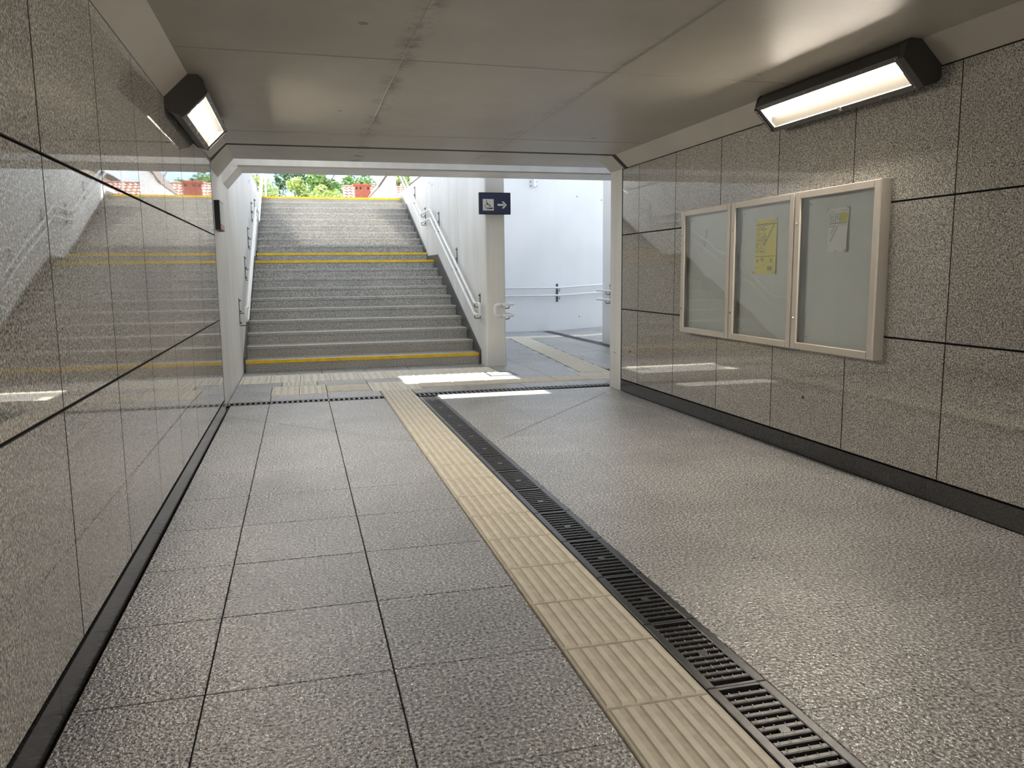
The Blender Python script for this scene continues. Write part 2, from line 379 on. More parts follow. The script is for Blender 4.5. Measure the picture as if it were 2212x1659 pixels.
for a, b in zip(rx[:-1], rx[1:]):
    for c, d in ((13.97, 14.6), (14.6, 15.28), (15.68, 16.4), (16.4, 17.08)): ramp_tile(a, b, c, d)
    if a > 5.5: ramp_tile(a, b, 15.29, 15.67, 'tactile')
# manhole frame with granite insert
mh = empty('manhole_cover', (2.48, 9.99, 0)); tag(mh, 'small square manhole cover with dark steel rim in the sunlit paving', 'manhole cover')
fr = MB()
for b in ((-.18,.18,-.205,-.185),(-.18,.18,.185,.205),(-.18,-.16,-.185,.185),(.16,.18,-.185,.185)): fr.box(b[0], b[1], b[2], b[3], -.03, .003)
fr.build('rim', M['iron'], mh); MB().slab(-.155, .155, -.18, .18, -.025, .001, .003).build('insert', M['floor_granite'], mh)

# ------------------------------------------------------------------ drain running along the tunnel
dr = empty('drain_channel', (1.283, 0, 0)); tag(dr, 'long cast iron slotted drain running beside the beige tactile strip', 'drain')
sec_me = MB()
L = .48
sec_me.slab(-.105, -.072, 0, L-.003, -.03, .001, .003); sec_me.slab(.072, .105, 0, L-.003, -.03, .001, .003)
sec_me.box(-.072, .072, 0, .012, -.03, -.001).box(-.072, .072, L-.015, L-.003, -.03, -.001)
sec_me = sec_me.mesh('grate_section'); sec_me.materials.append(M['iron'])
bar_me = MB().slab(-.0725, .0725, -.0095, .0095, -.02, -.0005, .003)
for xx in (-.054, -.018, .018, .054): bar_me.add([(xx-.0025,-.009,.0),(xx+.0025,-.009,.0),(xx+.0015,.009,.0022),(xx-.0015,.009,.0022)], [(0,1,2,3)])
bar_me = bar_me.mesh('bar'); bar_me.materials.append(M['iron'])
lock_me = MB().cyl((0, 0, -.012), 'z', .017, .012, 10).mesh('grate_lock'); lock_me.materials.append(M['iron'])
MB().box(-.085, .085, YB, 8.43, -.16, -.15).box(-.09, -.085, YB, 8.43, -.16, -.03).box(.085, .09, YB, 8.43, -.16, -.03).build('trough', M['black'], dr)
nb = 0; y = 2.114 - L*4
while y + L < 8.5:
    s_ = link('grate_section', sec_me, None, dr, (0, y, 0))
    for k in range(11):
        link('bar', bar_me, None, s_, (0, .012 + (L-.027)*(k+1)/12 + .0, 0)); nb += 1
    link('grate_lock', lock_me, None, s_, (0, L/2-.02, 0))
    y += L
if 8.43 - y > .1:
    d_ = 8.43 - y
    e = MB(); e.slab(-.105, -.072, 0, d_, -.03, .001, .003).slab(.072, .105, 0, d_, -.03, .001, .003)
    for k in range(int(d_/.038)): e.slab(-.0725, .0725, .012+.038*k, .031+.038*k, -.02, -.0005, .003)
    e.build('grate_section', M['iron'], dr, (0, y, 0))
# cross drains at the tunnel mouth
def slot_drain(name, label, x0, x1, yc, rot, w=.15):
    L_ = x1-x0; t = empty(name, (x0, yc, 0), (0, 0, rot)); tag(t, label, 'drain')
    MB().box(0, L_, -w/2, w/2, -.12, -.10).box(0, L_, -w/2-.002, -w/2+.004, -.1, -.01).box(0, L_, w/2-.004, w/2+.002, -.1, -.01).build('trough', M['black'], t)
    f = MB().slab(0, L_, w/2-.042, w/2, -.03, .001, .003).slab(0, L_, -w/2, -w/2+.012, -.03, .001, .003)
    n = int(L_/.052)
    for i in range(n): f.slab(i*.052+.008, i*.052+.032, -w/2+.012, w/2-.042, -.025, .0, .002)
    f.build('grate', M['iron'], t)
    return t
slot_drain('cross_drain', 'dark slotted drain crossing the floor at the left tunnel mouth', -.76, .818, 8.47, 0.0, .17)
slot_drain('cross_drain', 'dark slotted drain crossing the floor at the right tunnel mouth', 1.192, 3.50, 8.535, .044, .19)
grid([1.392, 1.966, 2.551, 3.157, 3.372], [8.37, 8.44])
# corridor drain
cd = empty('corridor_drain', (5.24, 0, 0)); tag(cd, 'dark drain strip crossing the corridor before the ramp', 'drain')
MB().box(-.09, .09, 9.0, 17.08, -.1, -.09).build('trough', M['black'], cd)
g_ = MB().slab(-.10, -.075, 9.0, 17.08, -.03, .001, .003).slab(.075, .10, 9.0, 17.08, -.03, .001, .003)
for i in range(int(8.0/.05)): g_.box(-.075, .075, 9.02+i*.05, 9.045+i*.05, -.02, -.001)
g_.build('grate', M['iron'], cd)

# ------------------------------------------------------------------ walls of the tunnel with polished panels
wl = MB().box(-1.3, XL-.03, YB, 7.96, -.2, 2.6).build('wall_left', M['gap']); tag(wl, 'left tunnel wall clad in polished granite panels', 'wall', kind='structure')
wr = MB().box(XR+.03, 3.9, YB, 8.12, -.2, 2.6).build('wall_right', M['gap']); tag(wr, 'right tunnel wall clad in speckled granite panels', 'wall', kind='structure')
pc = {}
def panel(parent, xface, sgn, y0, y1, z0, z1):
    w, h = round(y1-y0, 3), round(z1-z0, 3)
    k = (w, h)
    if k not in pc:
        b = .003
        mb = MB().add([(0,-w/2,-h/2),(0,w/2,-h/2),(0,w/2,h/2),(0,-w/2,h/2),(.028,-w/2,-h/2),(.028,w/2,-h/2),(.028,w/2,h/2),(.028,-w/2,h/2),
                       (.03,-w/2+b,-h/2+b),(.03,w/2-b,-h/2+b),(.03,w/2-b,h/2-b),(.03,-w/2+b,h/2-b)],
                      [(3,2,1,0),(0,1,5,4),(1,2,6,5),(2,3,7,6),(3,0,4,7),(4,5,9,8),(5,6,10,9),(6,7,11,10),(7,4,8,11),(8,9,10,11)])
        pc[k] = mb.mesh('granite_panel'); pc[k].materials.append(M['wall_granite']); pc[k].materials.append(M['gap'])
        for i_, p_ in enumerate(pc[k].polygons): p_.material_index = 1 if i_ < 9 else 0
    ry = 0 if sgn > 0 else math.pi
    link('granite_panel', pc[k], None, parent, (xface - .03*sgn, (y0+y1)/2, (z0+z1)/2), (random.gauss(0, .0002), 0, ry + random.gauss(0, .0006)))
def clad(parent, xface, sgn, ys, zs, gy=.0016, gz=.003):
    for a, b in zip(ys[:-1], ys[1:]):
        for c, d in zip(zs[:-1], zs[1:]): panel(parent, xface, sgn, a+gy, b-gy, c+gz, d-gz)
clad(wl, XL, 1, [YB] + [2.765+.792*k for k in range(-9, 7)] + [7.96], [.125, .885, 1.67, 2.365], .002)
clad(wr, XR, -1, [YB] + [3.584+.8215*k for k in range(-10, 6)] + [8.12], [.125, .893, 1.686, 2.375], .0012)
MB().box(XL-.03, XL+.002, 7.96, 7.972, 0, 2.4).build('edge_strip', M['steel'], wl)
MB().box(XR-.002, XR+.03, 8.12, 8.135, 0, 2.4).build('edge_strip', M['gap'], wr)
def baseboard(name, label, x0, x1, ys):
    r = empty(name, (0, 0, 0)); tag(r, label, 'baseboard', kind='structure')
    for a, b in zip(ys[:-1], ys[1:]): MB().box(x0, x1, a+.001, b-.001, 0, .119).build('skirting_slab', M['dark_granite'], r)
baseboard('baseboard_left', 'dark granite skirting along the left wall', XL-.03, XL+.006, [YB, -3.8, -1.6, .6, 2.46, 4.6, 6.8, 7.96])
baseboard('baseboard_right', 'dark granite skirting along the right wall', XR-.006, XR+.03, [YB, -3.6, -1.2, 1.2, 3.65, 5.05, 6.3, 8.12])
# small holes / plugs in the panels
for (yy, zz) in ((4.83, .41), (7.88, .45)): MB().cyl((XR-.0005, yy, zz), 'x', .012, -.002, 10).build('plug', M['gap'], wr)

# ceiling with haunches, formwork seams and joint
ce = MB().box(-1.3, 5.6, YB, 7.995, ZC, 3.25).build('ceiling', M['ceiling']); tag(ce, 'painted concrete soffit of the underpass with formwork seams', 'ceiling', kind='structure')
MB().prism([(XL-.05, 2.365), (XL, 2.365), (XL+.145, ZC+.002), (XL-.05, ZC+.002)], 'y', YB, 7.995).build('haunch', M['ceiling'], ce)
MB().prism([(XR+.05, 2.378), (XR, 2.378), (XR-.14, ZC+.002), (XR+.05, ZC+.002)], 'y', YB, 7.995).build('haunch', M['ceiling'], ce)
def seam(pts, w=.006, h=.0025):
    mb = MB()
    for (a, b) in zip(pts[:-1], pts[1:]):
        a = Vector(a); b = Vector(b); t = (b-a).normalized(); n = Vector((-t.y, t.x))*w/2
        mb.add([(*(a+n), ZC), (*(a-n), ZC), (*(b-n), ZC), (*(b+n), ZC), (a.x, a.y, ZC-h), (b.x, b.y, ZC-h)], [(0,4,5,3),(4,1,2,5),(0,1,4),(3,5,2)])
    mb.build('formwork_seam', M['seam'], ce)
def wob(a, b, n=14, j=.012):
    a = Vector(a); b = Vector(b); return [a.lerp(b, i/n) + Vector((random.uniform(-j, j)*(0 < i < n), random.uniform(-j, j)*(0 < i < n)))*.35 for i in range(n+1)]
seam(wob((XL+.15, 4.74), (XR-.15, 4.79))); seam(wob((.645, YB), (.62, 7.98), 40)); seam(wob((1.82, YB), (1.97, 7.98), 40)); seam(wob((XL+.15, 7.3), (XR-.15, 7.25))); seam(wob((XL+.15, -.6), (XR-.15, -.6)))
for k in range(26):
    x = random.uniform(-.4, 3.0); y = random.uniform(1.5, 7.8); a = random.uniform(.02, .045)
    MB().cyl((x, y, ZC-.0015), 'z', a*.5, .003, 9, a).build('patch_mark', M['seam'], ce) if k < 9 else None
jt = MB().box(-.6, 3.25, 7.995, 8.09, ZC+.001, 2.8).prism([(XL-.04, 2.34), (XL-.024, 2.34), (XL+.144, ZC+.001), (XL-.04, ZC+.06)], 'y', 7.995, 8.09).prism([(XR+.05, 2.379), (XR+.001, 2.379), (XR-.140, ZC+.001), (XR+.05, ZC+.08)], 'y', 7.995, 8.09).build('trim_1', M['joint_brown']); tag(jt, 'dark expansion joint across the soffit', 'joint', kind='structure')

# portal ring, open slot, second beam
ring = MB().box(-1.3, 5.6, 8.09, 9.02, ZC, 3.22).prism([(WX-.06, 2.31), (WX, 2.31), (-.598, ZC+.002), (WX-.06, ZC+.002)], 'y', 8.09, 9.02).prism([(XR+.05, 2.378), (XR, 2.378), (XR-.145, ZC+.002), (XR+.05, ZC+.002)], 'y', 8.09, 8.46).build('trim_2', M['ceiling']); tag(ring, 'concrete portal frame with chamfered corners at the tunnel mouth', 'portal', kind='structure')
beam = MB().box(-1.3, 5.6, 9.62, 10.26, ZC, 3.22).prism([(WX-.06, 2.31), (WX, 2.31), (-.59, ZC+.002), (WX-.06, ZC+.002)], 'y', 9.62, 10.26).build('trim_3', M['white_wall']); tag(beam, 'second concrete beam with daylight falling on its near face', 'beam', kind='structure')
MB().box(-.6, 5.4, 9.612, 9.624, ZC-.004, ZC+.012).build('drip_edge', M['seam'], beam)
wpr = MB().box(XR, 5.6, 8.135, 8.46, -.2, ZC+.02).build('wall_portal_right', M['white_wall']); tag(wpr, 'white painted wall end beside the granite at the tunnel mouth', 'wall', kind='structure')
MB().cyl((XR-.0005, 8.31, .40), 'x', .008, -.002, 8).build('plug', M['gap'], wpr)
# block behind the right wall and open well added behind the viewer to let daylight in
tag(MB().box(-1.3, 3.9, -10.3, -10, -.2, 3.25).build('wall_back', M['white_wall']), 'end wall of the daylight well added behind the viewer', 'wall', kind='structure')
tag(MB().box(-1.3, -.77, -10, YB, -.2, 3.25).build('wall_back_left', M['white_wall']), 'left wall of the daylight well added behind the viewer', 'wall', kind='structure')
tag(MB().box(3.4, 3.9, -10, YB, -.2, 3.25).build('wall_back_right', M['white_wall']), 'right wall of the daylight well added behind the viewer', 'wall', kind='structure')

# ------------------------------------------------------------------ walls of the stairwell and corridor
wsl = MB().box(-1.25, WX, 7.96, 20.4, -.2, 3.17).box(-1.25, -.93, 8.5, 20.4, 3.17, 3.52).build('wall_stairs_left', M['white_wall']); tag(wsl, 'white painted concrete wall along the left of the stairs', 'wall', kind='structure')
MB().box(-.94, WX, 10.3, 20.4, 3.165, 3.185).build('coping', M['seam'], wsl)
wsr = MB().prism([(2.50, 10.87), (2.515, 10.85), (2.765, 10.85), (2.78, 10.87), (2.78, 20.4), (2.50, 20.4)], 'z', -.2, 3.27).build('wall_stairs_right', M['white_wall']); tag(wsr, 'white concrete wall between the stairs and the ramp corridor, its end a pillar', 'wall', kind='structure')
MB().box(2.5, 2.78, 10.9, 20.4, 3.255, 3.285).build('coping', M['seam'], wsr)
pil = MB().box(2.515, 2.765, 10.26, 10.87, 2.3, ZC+.3)
wf = MB().box(2.78, 14, 17.1, 17.4, -.2, 4.2).build('wall_far', M['clean_wall']); tag(wf, 'bright white wall at the back of the ramp corridor', 'wall', kind='structure')
wcr = MB().box(5.43, 5.75, 8.46, 13.95, -.2, 3.25).build('wall_corridor_right', M['clean_wall']); tag(wcr, 'white wall at the right of the ramp corridor seen past the tunnel mouth', 'wall', kind='structure')
for (x, z) in ((6.04, 2.95), (6.62, 2.88), (6.1, .30), (3.6, 2.2)): MB().cyl((x, 17.1005, z), 'y', .016, -.004, 8).build('tie_hole', M['seam'], wf)
for (yy, zz) in ((15.2, 2.95), (15.55, 3.02)):
    MB().cyl((2.4995, yy, zz), 'x', .018, -.004, 8).build('tie_hole', M['seam'], wsr); MB().cyl((WX-.0005, yy-.3, zz-.05), 'x', .018, .004, 8).build('tie_hole', M['seam'], wsl)
sb = sbox('wall_ramp_near', (5.75, 14, 13.65, 13.95, -.2, 3.25), M['clean_wall']); tag(sb, 'white wall on the near side of the ramp', 'wall', kind='structure')

# ------------------------------------------------------------------ staircase
R_, T_ = .1553, .426
Y0, Y1 = 11.241, 15.928
st = empty('staircase', (.87, 11.24, 0)); tag(st, 'wide grey granite staircase rising to daylight with yellow edge strips', 'stairs')
def stp(o):
    o.parent = st; o.matrix_parent_inverse = Matrix.Translation((-.87, -11.24, 0)); return o
SX0, SX1 = WX+.022, 2.478
def nosing_y(k): return Y0 + (k-1)*T_ if k <= 10 else Y1 + (k-11)*T_
def noseme(kind, d):
    if kind == 'tread': return MB().slab(SX0, SX1, 0, d, -.04, 0, .004).mesh('tread')
    return MB().box(SX0+.001, SX1-.001, .012, .04, -R_, -.04).mesh('riser')
tm = {}
for k in range(1, 21):
    ny = nosing_y(k); z = k*R_
    nxt = nosing_y(k+1) if k < 20 else 21.5
    d = round(nxt + .04 - ny, 4)
    if d not in tm:
        tm[d] = noseme('tread', d); tm[d].materials.append(M['step_granite'])
    tr = stp(link('tread', tm[d], None, None, (0, ny, z)))
    if 'r' not in tm:
        tm['r'] = noseme('riser', 0); tm['r'].materials.append(M['step_granite'])
    stp(link('riser', tm['r'], None, None, (0, ny, z)))
    if k in (1, 10, 11, 20):
        if 'n' not in tm:
            tm['n'] = MB().box(SX0+.004, SX1-.004, -.003, .028, -.041, .0025).mesh('nosing_strip'); tm['n'].materials.append(M['yellow'])
        link('nosing_strip', tm['n'], None, tr)
    elif 1 < k:
        if 'g' not in tm:
            tm['g'] = MB().box(SX0+.002, SX1-.002, .003, .036, -.001, .0012).mesh('tread_edge'); tm['g'].materials.append(M['sign_white'])
        link('tread_edge', tm['g'], None, tr)
# solid core under the steps
prof = [(11.30, -.1)]
for k in range(1, 21):
    ny = nosing_y(k) + .045; prof += [(ny, (k-1)*R_-.05 if k > 1 else -.1), (ny, k*R_-.045)]
prof += [(22, 20*R_-.045), (22, -.1)]
stp(MB().prism(prof, 'x', SX0, SX1).build('core', M['joint']))
sk = [(11.20, 0), (11.20, .20), (14.72, 1.64), (16.10, 1.64), (16.10, 1.765), (19.55, 3.17), (20.3, 3.17), (20.3, 2.6), (15.6, .6), (12.2, -.02)]
for xa, xb in ((2.478, 2.4995), (WX+.0005, WX+.022)): stp(MB().prism(sk, 'x', xa, xb).build('stair_skirting', M['stringer']))

# ------------------------------------------------------------------ handrails
def bracket(parent, xw, sgn, y, zt, h=.345, xr=.08, arms=(.0, .0)):
    b = MB().box(min(xw, xw+.008*sgn), max(xw, xw+.008*sgn), y-.022, y+.022, zt-h, zt).build('bracket_plate', M['steel'], parent)
    for zz in (zt-.03, zt-.17, zt-h+.025): MB().cyl((xw+.007*sgn, y, zz), 'x', .016, .022*sgn, 8, .006).build('bolt', M['steel'], b)
    for za in arms: MB().tube([(xw+.006*sgn, y, za-.065), (xw+xr*sgn, y, za-.065), (xw+xr*sgn, y, za-.015)], .0065, 6, .02, 3).build('arm', M['steel'], b)
RAIL = .021
def stair_rail(name, label, xw, sgn, ybr):
    t = empty(name, (0, 0, 0)); tag(t, label, 'handrail'); xr = xw + .085*sgn
    zf = lambda y: .875 + max(0, min(y, 15.0)-11.21)*.4205 + (max(0, min(y, 19.9)-16.08)*.392)
    path = [(11.21, .875), (15.0, 2.468), (16.08, 2.468), (19.9, 3.965), (20.9, 3.965)]
    up = [(xr, y, z) for y, z in path]; lo = [(xr, y, z-.16) for y, z in path]
    whole = [up[-1]] + up[::-1][1:] + [(xr, 10.87, .875), (xr, 10.87, .715)] + lo
    MB().tube([(xr, 20.9, 3.965), (xr, 19.9, 3.965), (xr, 16.08, 2.468), (xr, 15.0, 2.468), (xr, 11.21, .875), (xr, 11.0, .875)], RAIL, 12, .03, 4).build('upper_rail', M['white_metal'], t, smooth=True)
    MB().tube([(xr, 20.9, 3.805), (xr, 19.9, 3.805), (xr, 16.10, 2.305), (xr, 14.98, 2.305), (xr, 11.21, .715), (xr, 11.0, .715)], RAIL, 12, .03, 4).build('lower_rail', M['white_metal'], t, smooth=True)
    MB().tube([(xr, 11.0, .875), (xr, 10.87, .875), (xr, 10.87, .715), (xr, 11.0, .715)], RAIL*1.02, 12, .07, 6).build('end_loop', M['white_metal'], t, smooth=True)
    MB().tube([(xr, 20.9, 3.985), (xr, 20.9, 3.1)], .024, 10).build('post', M['white_metal'], t, smooth=True)
    for y in ybr:
        z = zf(y); bracket(t, xw, sgn, y, z+.13, .345, .085, (z, z-.16))
stair_rail('handrail', 'white double handrail on the left stair wall', WX, 1, (10.96, 12.58, 13.75, 15.25, 16.5, 18.2))
stair_rail('handrail', 'white double handrail on the right stair wall beside the pillar', 2.50, -1, (11.22, 12.88, 14.52, 16.09, 17.48, 19.0))
# rail wrapping the pillar into the corridor
t = empty('handrail', (0, 0, 0)); tag(t, 'white double handrail looping round the pillar front into the corridor', 'handrail')
for nm, z in (('upper_rail', .862), ('lower_rail', .712)):
    MB().tube([(2.865, 16.9, z), (2.865, 10.74, z), (2.70, 10.74, z)], RAIL, 12, .05, 5).build(nm, M['white_metal'], t, smooth=True)
MB().tube([(2.70, 10.74, .862), (2.60, 10.74, .862), (2.60, 10.74, .712), (2.70, 10.74, .712)], RAIL*1.02, 12, .075, 6).build('end_loop', M['white_metal'], t, smooth=True)
for y in (10.98, 12.6, 14.2, 15.8): bracket(t, 2.78, 1, y, .99, .345, .085, (.862, .712))
# far wall rail following the ramp
t = empty('handrail', (0, 0, 0)); tag(t, 'white double handrail along the bright far wall, bending up the ramp', 'handrail')
for nm, z in (('upper_rail', .955), ('lower_rail', .785)):
    MB().tube([(2.95, 17.0, z), (5.62, 17.0, z), (11, 17.0, z+5.38*RS)], RAIL, 12, .1, 4).build(nm, M['white_metal'], t, smooth=True)
def bracket_y(parent, yw, x, zt, arms, h=.40):
    b = MB().box(x-.022, x+.022, yw-.008, yw, zt-h, zt).build('bracket_plate', M['steel'], parent)
    for zz in (zt-.03, zt-.2, zt-h+.025): MB().cyl((x, yw-.007, zz), 'y', .016, -.022, 8, .006).build('bolt', M['steel'], b)
    for za in arms: MB().tube([(x+.03, yw-.006, za-.075), (x+.03, yw-.10, za-.075), (x+.03, yw-.10, za-.015)], .0065, 6, .02, 3).build('arm', M['steel'], b)
for x in (3.9, 5.57, 7.2): bracket_y(t, 17.1, x, 1.04+rz(x), (.955+rz(x), .785+rz(x)))
# rail on the corridor's right wall
t = empty('handrail', (0, 0, 0)); tag(t, 'short white double handrail end sticking out behind the right tunnel mouth', 'handrail')
for nm, z in (('upper_rail', .955), ('lower_rail', .795)):
    MB().tube([(5.34, 8.6, z), (5.34, 14.05, z), (5.70, 14.05, z)], RAIL, 12, .06, 5).build(nm, M['white_metal'], t, smooth=True)
for y in (9.4, 11.5, 13.55): bracket(t, 5.43, -1, y, 1.08, .345, .09, (.955, .795))

# ------------------------------------------------------------------ lamps
def lamp(name, label, side, y0, y1):
    # local frame: u along the haunch towards the wall, v away from it, Y along the tunnel
    if side == 'r': org = Vector((XR-.07, 0, 2.441)); u = Vector((1, 0, -1)).normalized(); v = Vector((-1, 0, -1)).normalized()
    else: org = Vector((XL+.072, 0, 2.436)); u = Vector((-1, 0, -1)).normalized(); v = Vector((1, 0, -1)).normalized()
    t = empty(name, (org.x, y0, org.z)); tag(t, label, 'lamp', 'wedge lamps in the ceiling haunch')
    def P(a, b): q = u*a + v*b; return (q.x, q.z)
    Ln = y1-y0
    hp = [(-.13, -.01), (-.135, .075), (-.112, .14), (.112, .14), (.135, .075), (.13, -.01)]
    cp = [(-.137, -.012), (-.142, .078), (-.10, .152), (.10, .152), (.142, .078), (.137, -.012)]
    MB().prism([P(-.13, -.01), P(-.135, .075), P(.135, .075), P(.13, -.01)], 'y', .04, Ln-.01).prism([P(-.135, .075), P(-.112, .14), P(-.112, .128), P(-.084, .128), P(-.084, .075)], 'y', .04, Ln-.01).prism([P(.135, .075), P(.112, .14), P(.112, .128), P(.080, .128), P(.080, .075)], 'y', .04, Ln-.01).build('housing', M['lamp_body'], t)
    MB().prism([P(*p) for p in cp], 'y', 0, .045).build('end_cap', M['lamp_body'], t); MB().prism([P(*p) for p in cp], 'y', Ln-.012, Ln).build('end_cap', M['lamp_body'], t)
    # flat frame around the lens
    def plate(mb, a0, a1, yy0, yy1, b0, b1):
        ps = [P(a0, b0), P(a1, b0), P(a1, b1), P(a0, b1)]
        mb.prism(ps, 'y', yy0, yy1)
    f = MB(); plate(f, -.112, -.082, .045, Ln-.012, .1285, .1405); plate(f, .078, .112, .045, Ln-.012, .1285, .1405); plate(f, -.082, .078, .045, .085, .1285, .1405); plate(f, -.082, .078, Ln-.05, Ln-.012, .1285, .1405)
    fo = f.build('lens_frame', M['lamp_frame'], t)
    d1 = MB().prism([P(-.082, .128), P(-.036, .084), P(-.038, .080), P(-.084, .124)], 'y', .045, Ln-.012).prism([P(.078, .128), P(.026, .084), P(.028, .080), P(.080, .124)], 'y', .045, Ln-.012)
    d1.build('reflector', M['lamp_side'], t)
    d2 = MB(); plate(d2, -.036, .026, .06, Ln-.03, .0755, .0845); d2.build('light_strip', M['lamp_core'], t)
    for a in (-.097, .095):
        for i in range(6):
            yy = .07 + (Ln-.11)*i/5; q = P(a, .1405); q2 = P(a, .1435)
            MB().box(q[0]-.004, q[0]+.004, yy-.004, yy+.004, min(q[1], q2[1])-.003, max(q[1], q2[1])+.002).build('screw', M['chrome'], fo)
    mid = Ln*.48; l2 = MB(); plate(l2, .070, .100, mid-.012, mid+.012, .1405, .1445); l2.build('clip', M['alu'], fo)
    return t
lamp('haunch_lamp', 'graphite wedge lamp glowing above the notice cases on the right', 'r', 3.73, 5.17)
lamp('haunch_lamp', 'graphite wedge lamp glowing high on the left, mirrored in the wall', 'l', 5.35, 6.75)
lamp('haunch_lamp', 'graphite wedge lamp on the right haunch behind the viewer', 'r', -1.5, -.06)
lamp('haunch_lamp', 'graphite wedge lamp on the left haunch behind the viewer', 'l', -3.2, -1.8)

# ------------------------------------------------------------------ display cases
def case(label, y0, y1):
    t = empty('display_case', (XR, (y0+y1)/2, .752)); tag(t, label, 'display case', 'glazed notice cases on the right wall')
    z0, z1, xf, xb = 0, 1.071, -.08, -.001; a, b = -(y1-y0)/2, (y1-y0)/2
    body = MB().box(xf+.012, xb, a, a+.014, z0, z1).box(xf+.012, xb, b-.014, b, z0, z1).box(xf+.012, xb, a+.014, b-.014, z0, z0+.014).box(xf+.012, xb, a+.014, b-.014, z1-.014, z1).build('body', M['alu'], t)
    MB().box(-.018, -.010, a+.014, b-.014, z0+.014, z1-.014).build('back_board', M['board'], t)
    fw = .052
    d = MB()
    for (p, q, r, s) in ((a+.002, a+fw, z0+.002, z1-.002), (b-fw-.008, b-.002, z0+.002, z1-.002), (a+fw, b-fw-.008, z0+.002, z0+.05), (a+fw, b-fw-.008, z1-.05, z1-.002)):
        d.add([(xf+.012,p,r),(xf+.012,q,r),(xf+.012,q,s),(xf+.012,p,s),(xf,p+.004,r+.004),(xf,q-.004,r+.004),(xf,q-.004,s-.004),(xf,p+.004,s-.004)],
              [(3,2,1,0),(4,5,6,7),(0,1,5,4),(1,2,6,5),(2,3,7,6),(3,0,4,7)])
    do = d.build('door', M['alu'], t)
    MB().box(xf+.0125, xf+.0155, a+fw-.004, b-fw-.004, z0+.046, z1-.046).build('glass_pane', M['glass'], do)
    for zz in (.213, .857): MB().cyl((xf-.0005, b-.026, zz), 'x', .009, -.004, 10, .007).build('lock', M['chrome'], do)
    for zz in (.09, .98): MB().cyl((-.0185, b-.10, zz), 'x', .006, -.004, 8).build('screw', M['chrome'], t)
    return t
case('aluminium notice case with white notice sheet, nearest the viewer', 4.06, 4.893)
case('middle aluminium notice case holding the yellow timetable', 4.901, 5.737)
case('empty aluminium notice case, farthest along the right wall', 5.745, 6.585)
def sheet(name, label, cat, mat, yc, zc, w, h, bulge, marks, hi=None):
    t = empty(name, (XR-.019, yc, zc-h/2)); tag(t, label, cat)
    def P(a, b, off=0):                       # a, b in 0..1 from the viewer's left / bottom ; sheet bulges from the board
        x = -(.0015 + bulge*(math.sin(math.pi*a)*.2 + a**2*(1-b)*(1 if b < .95 else 0) + .35*math.sin(math.pi*b)*a))
        return (x - off, w/2 - a*w, b*h)
    n = 10; mb = MB(); vs = [P(i/n, j/n) for j in range(n+1) for i in range(n+1)]; k = (n+1)**2
    vs += [(p[0]+.0006, p[1], p[2]) for p in vs]
    fs = []
    for j in range(n):
        for i in range(n):
            q = j*(n+1)+i; fs += [(q, q+1, q+n+2, q+n+1), (k+q+n+1, k+q+n+2, k+q+1, k+q)]
    for i in range(n): fs += [(i+1, i, k+i, k+i+1), (n*(n+1)+i, n*(n+1)+i+1, k+n*(n+1)+i+1, k+n*(n+1)+i)]
    for j in range(n): fs += [(j*(n+1), (j+1)*(n+1), k+(j+1)*(n+1), k+j*(n+1)), ((j+1)*(n+1)+n, j*(n+1)+n, k+j*(n+1)+n, k+(j+1)*(n+1)+n)]
    mb.add(vs, fs); mb.build('paper', M[mat], t, smooth=False)
    def quads(lst, nm, mt):
        m2 = MB()
        for (a0, b0, a1, b1) in lst:
            s_ = max(1, int((a1-a0)/.1))
            for i in range(s_):
                c0 = a0 + (a1-a0)*i/s_; c1 = a0 + (a1-a0)*(i+1)/s_
                m2.add([P(c0, b0, .0008), P(c1, b0, .0008), P(c1, b1, .0008), P(c0, b1, .0008)], [(0, 1, 2, 3)])
        m2.build(nm, M[mt], t)
    if hi: quads([hi], 'highlight', 'hi')
    quads(marks, 'print', 'ink')
    for (a, b) in ((.02, .985), (.98, .985), (.5 if bulge > .01 else .03, .02), (.97, .03)):
        p = P(a, b); MB().cyl((p[0]-.001, p[1], p[2]), 'x', .004, -.012, 7, .003).cyl((p[0]-.012, p[1], p[2]), 'x', .006, -.004, 7).build('push_pin', M['chrome'], t)
rnd = random.Random(3)
mk = [(.05, .945, .22, .95), (.62, .945, .92, .951), (.03, .905, .97, .915), (.03, .89, .97, .897), (.03, .815, .55, .823), (.03, .61, .55, .617), (.03, .395, .5, .402), (.03, .315, .95, .324)]
for r in range(26):
    zz = .87 - r*.0185
    for c in range(5):
        if rnd.random() < .8 and c*.1 + .05 < .62 - max(0, r-6)*.012: mk.append((.05+c*.1, zz, .05+c*.1+rnd.uniform(.03, .085), zz+.008))
    if r < 20: a = .92 - r*.022; mk.append((a-.1, zz, a-.02, zz+.009)); 
for r in range(8):
    zz = .285 - r*.013
    for c in range(4): 
        if rnd.random() < .7 - r*.05: mk.append((.08+c*.22, zz, .08+c*.22+rnd.uniform(.08, .16), zz+.006))
for r in range(7): mk.append((.62, .06+r*.011, .9-rnd.random()*.1, .066+r*.011))
mk.append((.05, .11, .2, .117))
sheet('timetable', 'long yellow timetable sheet pinned in the middle case', 'poster', 'paper_yellow', 5.328, 1.4725, .285, .402, .006, mk)
mk = [(.08, .905, .3, .912), (.6, .93, .95, .936), (.03, .64, .97, .652), (.03, .585, .45, .595), (.5, .60, .95, .606)]
for r in range(13):
    zz = .86 - r*.0165
    for c in range(6): 
        if rnd.random() < .85: mk.append((.05+c*.1, zz, .05+c*.1+rnd.uniform(.03, .08), zz+.008))
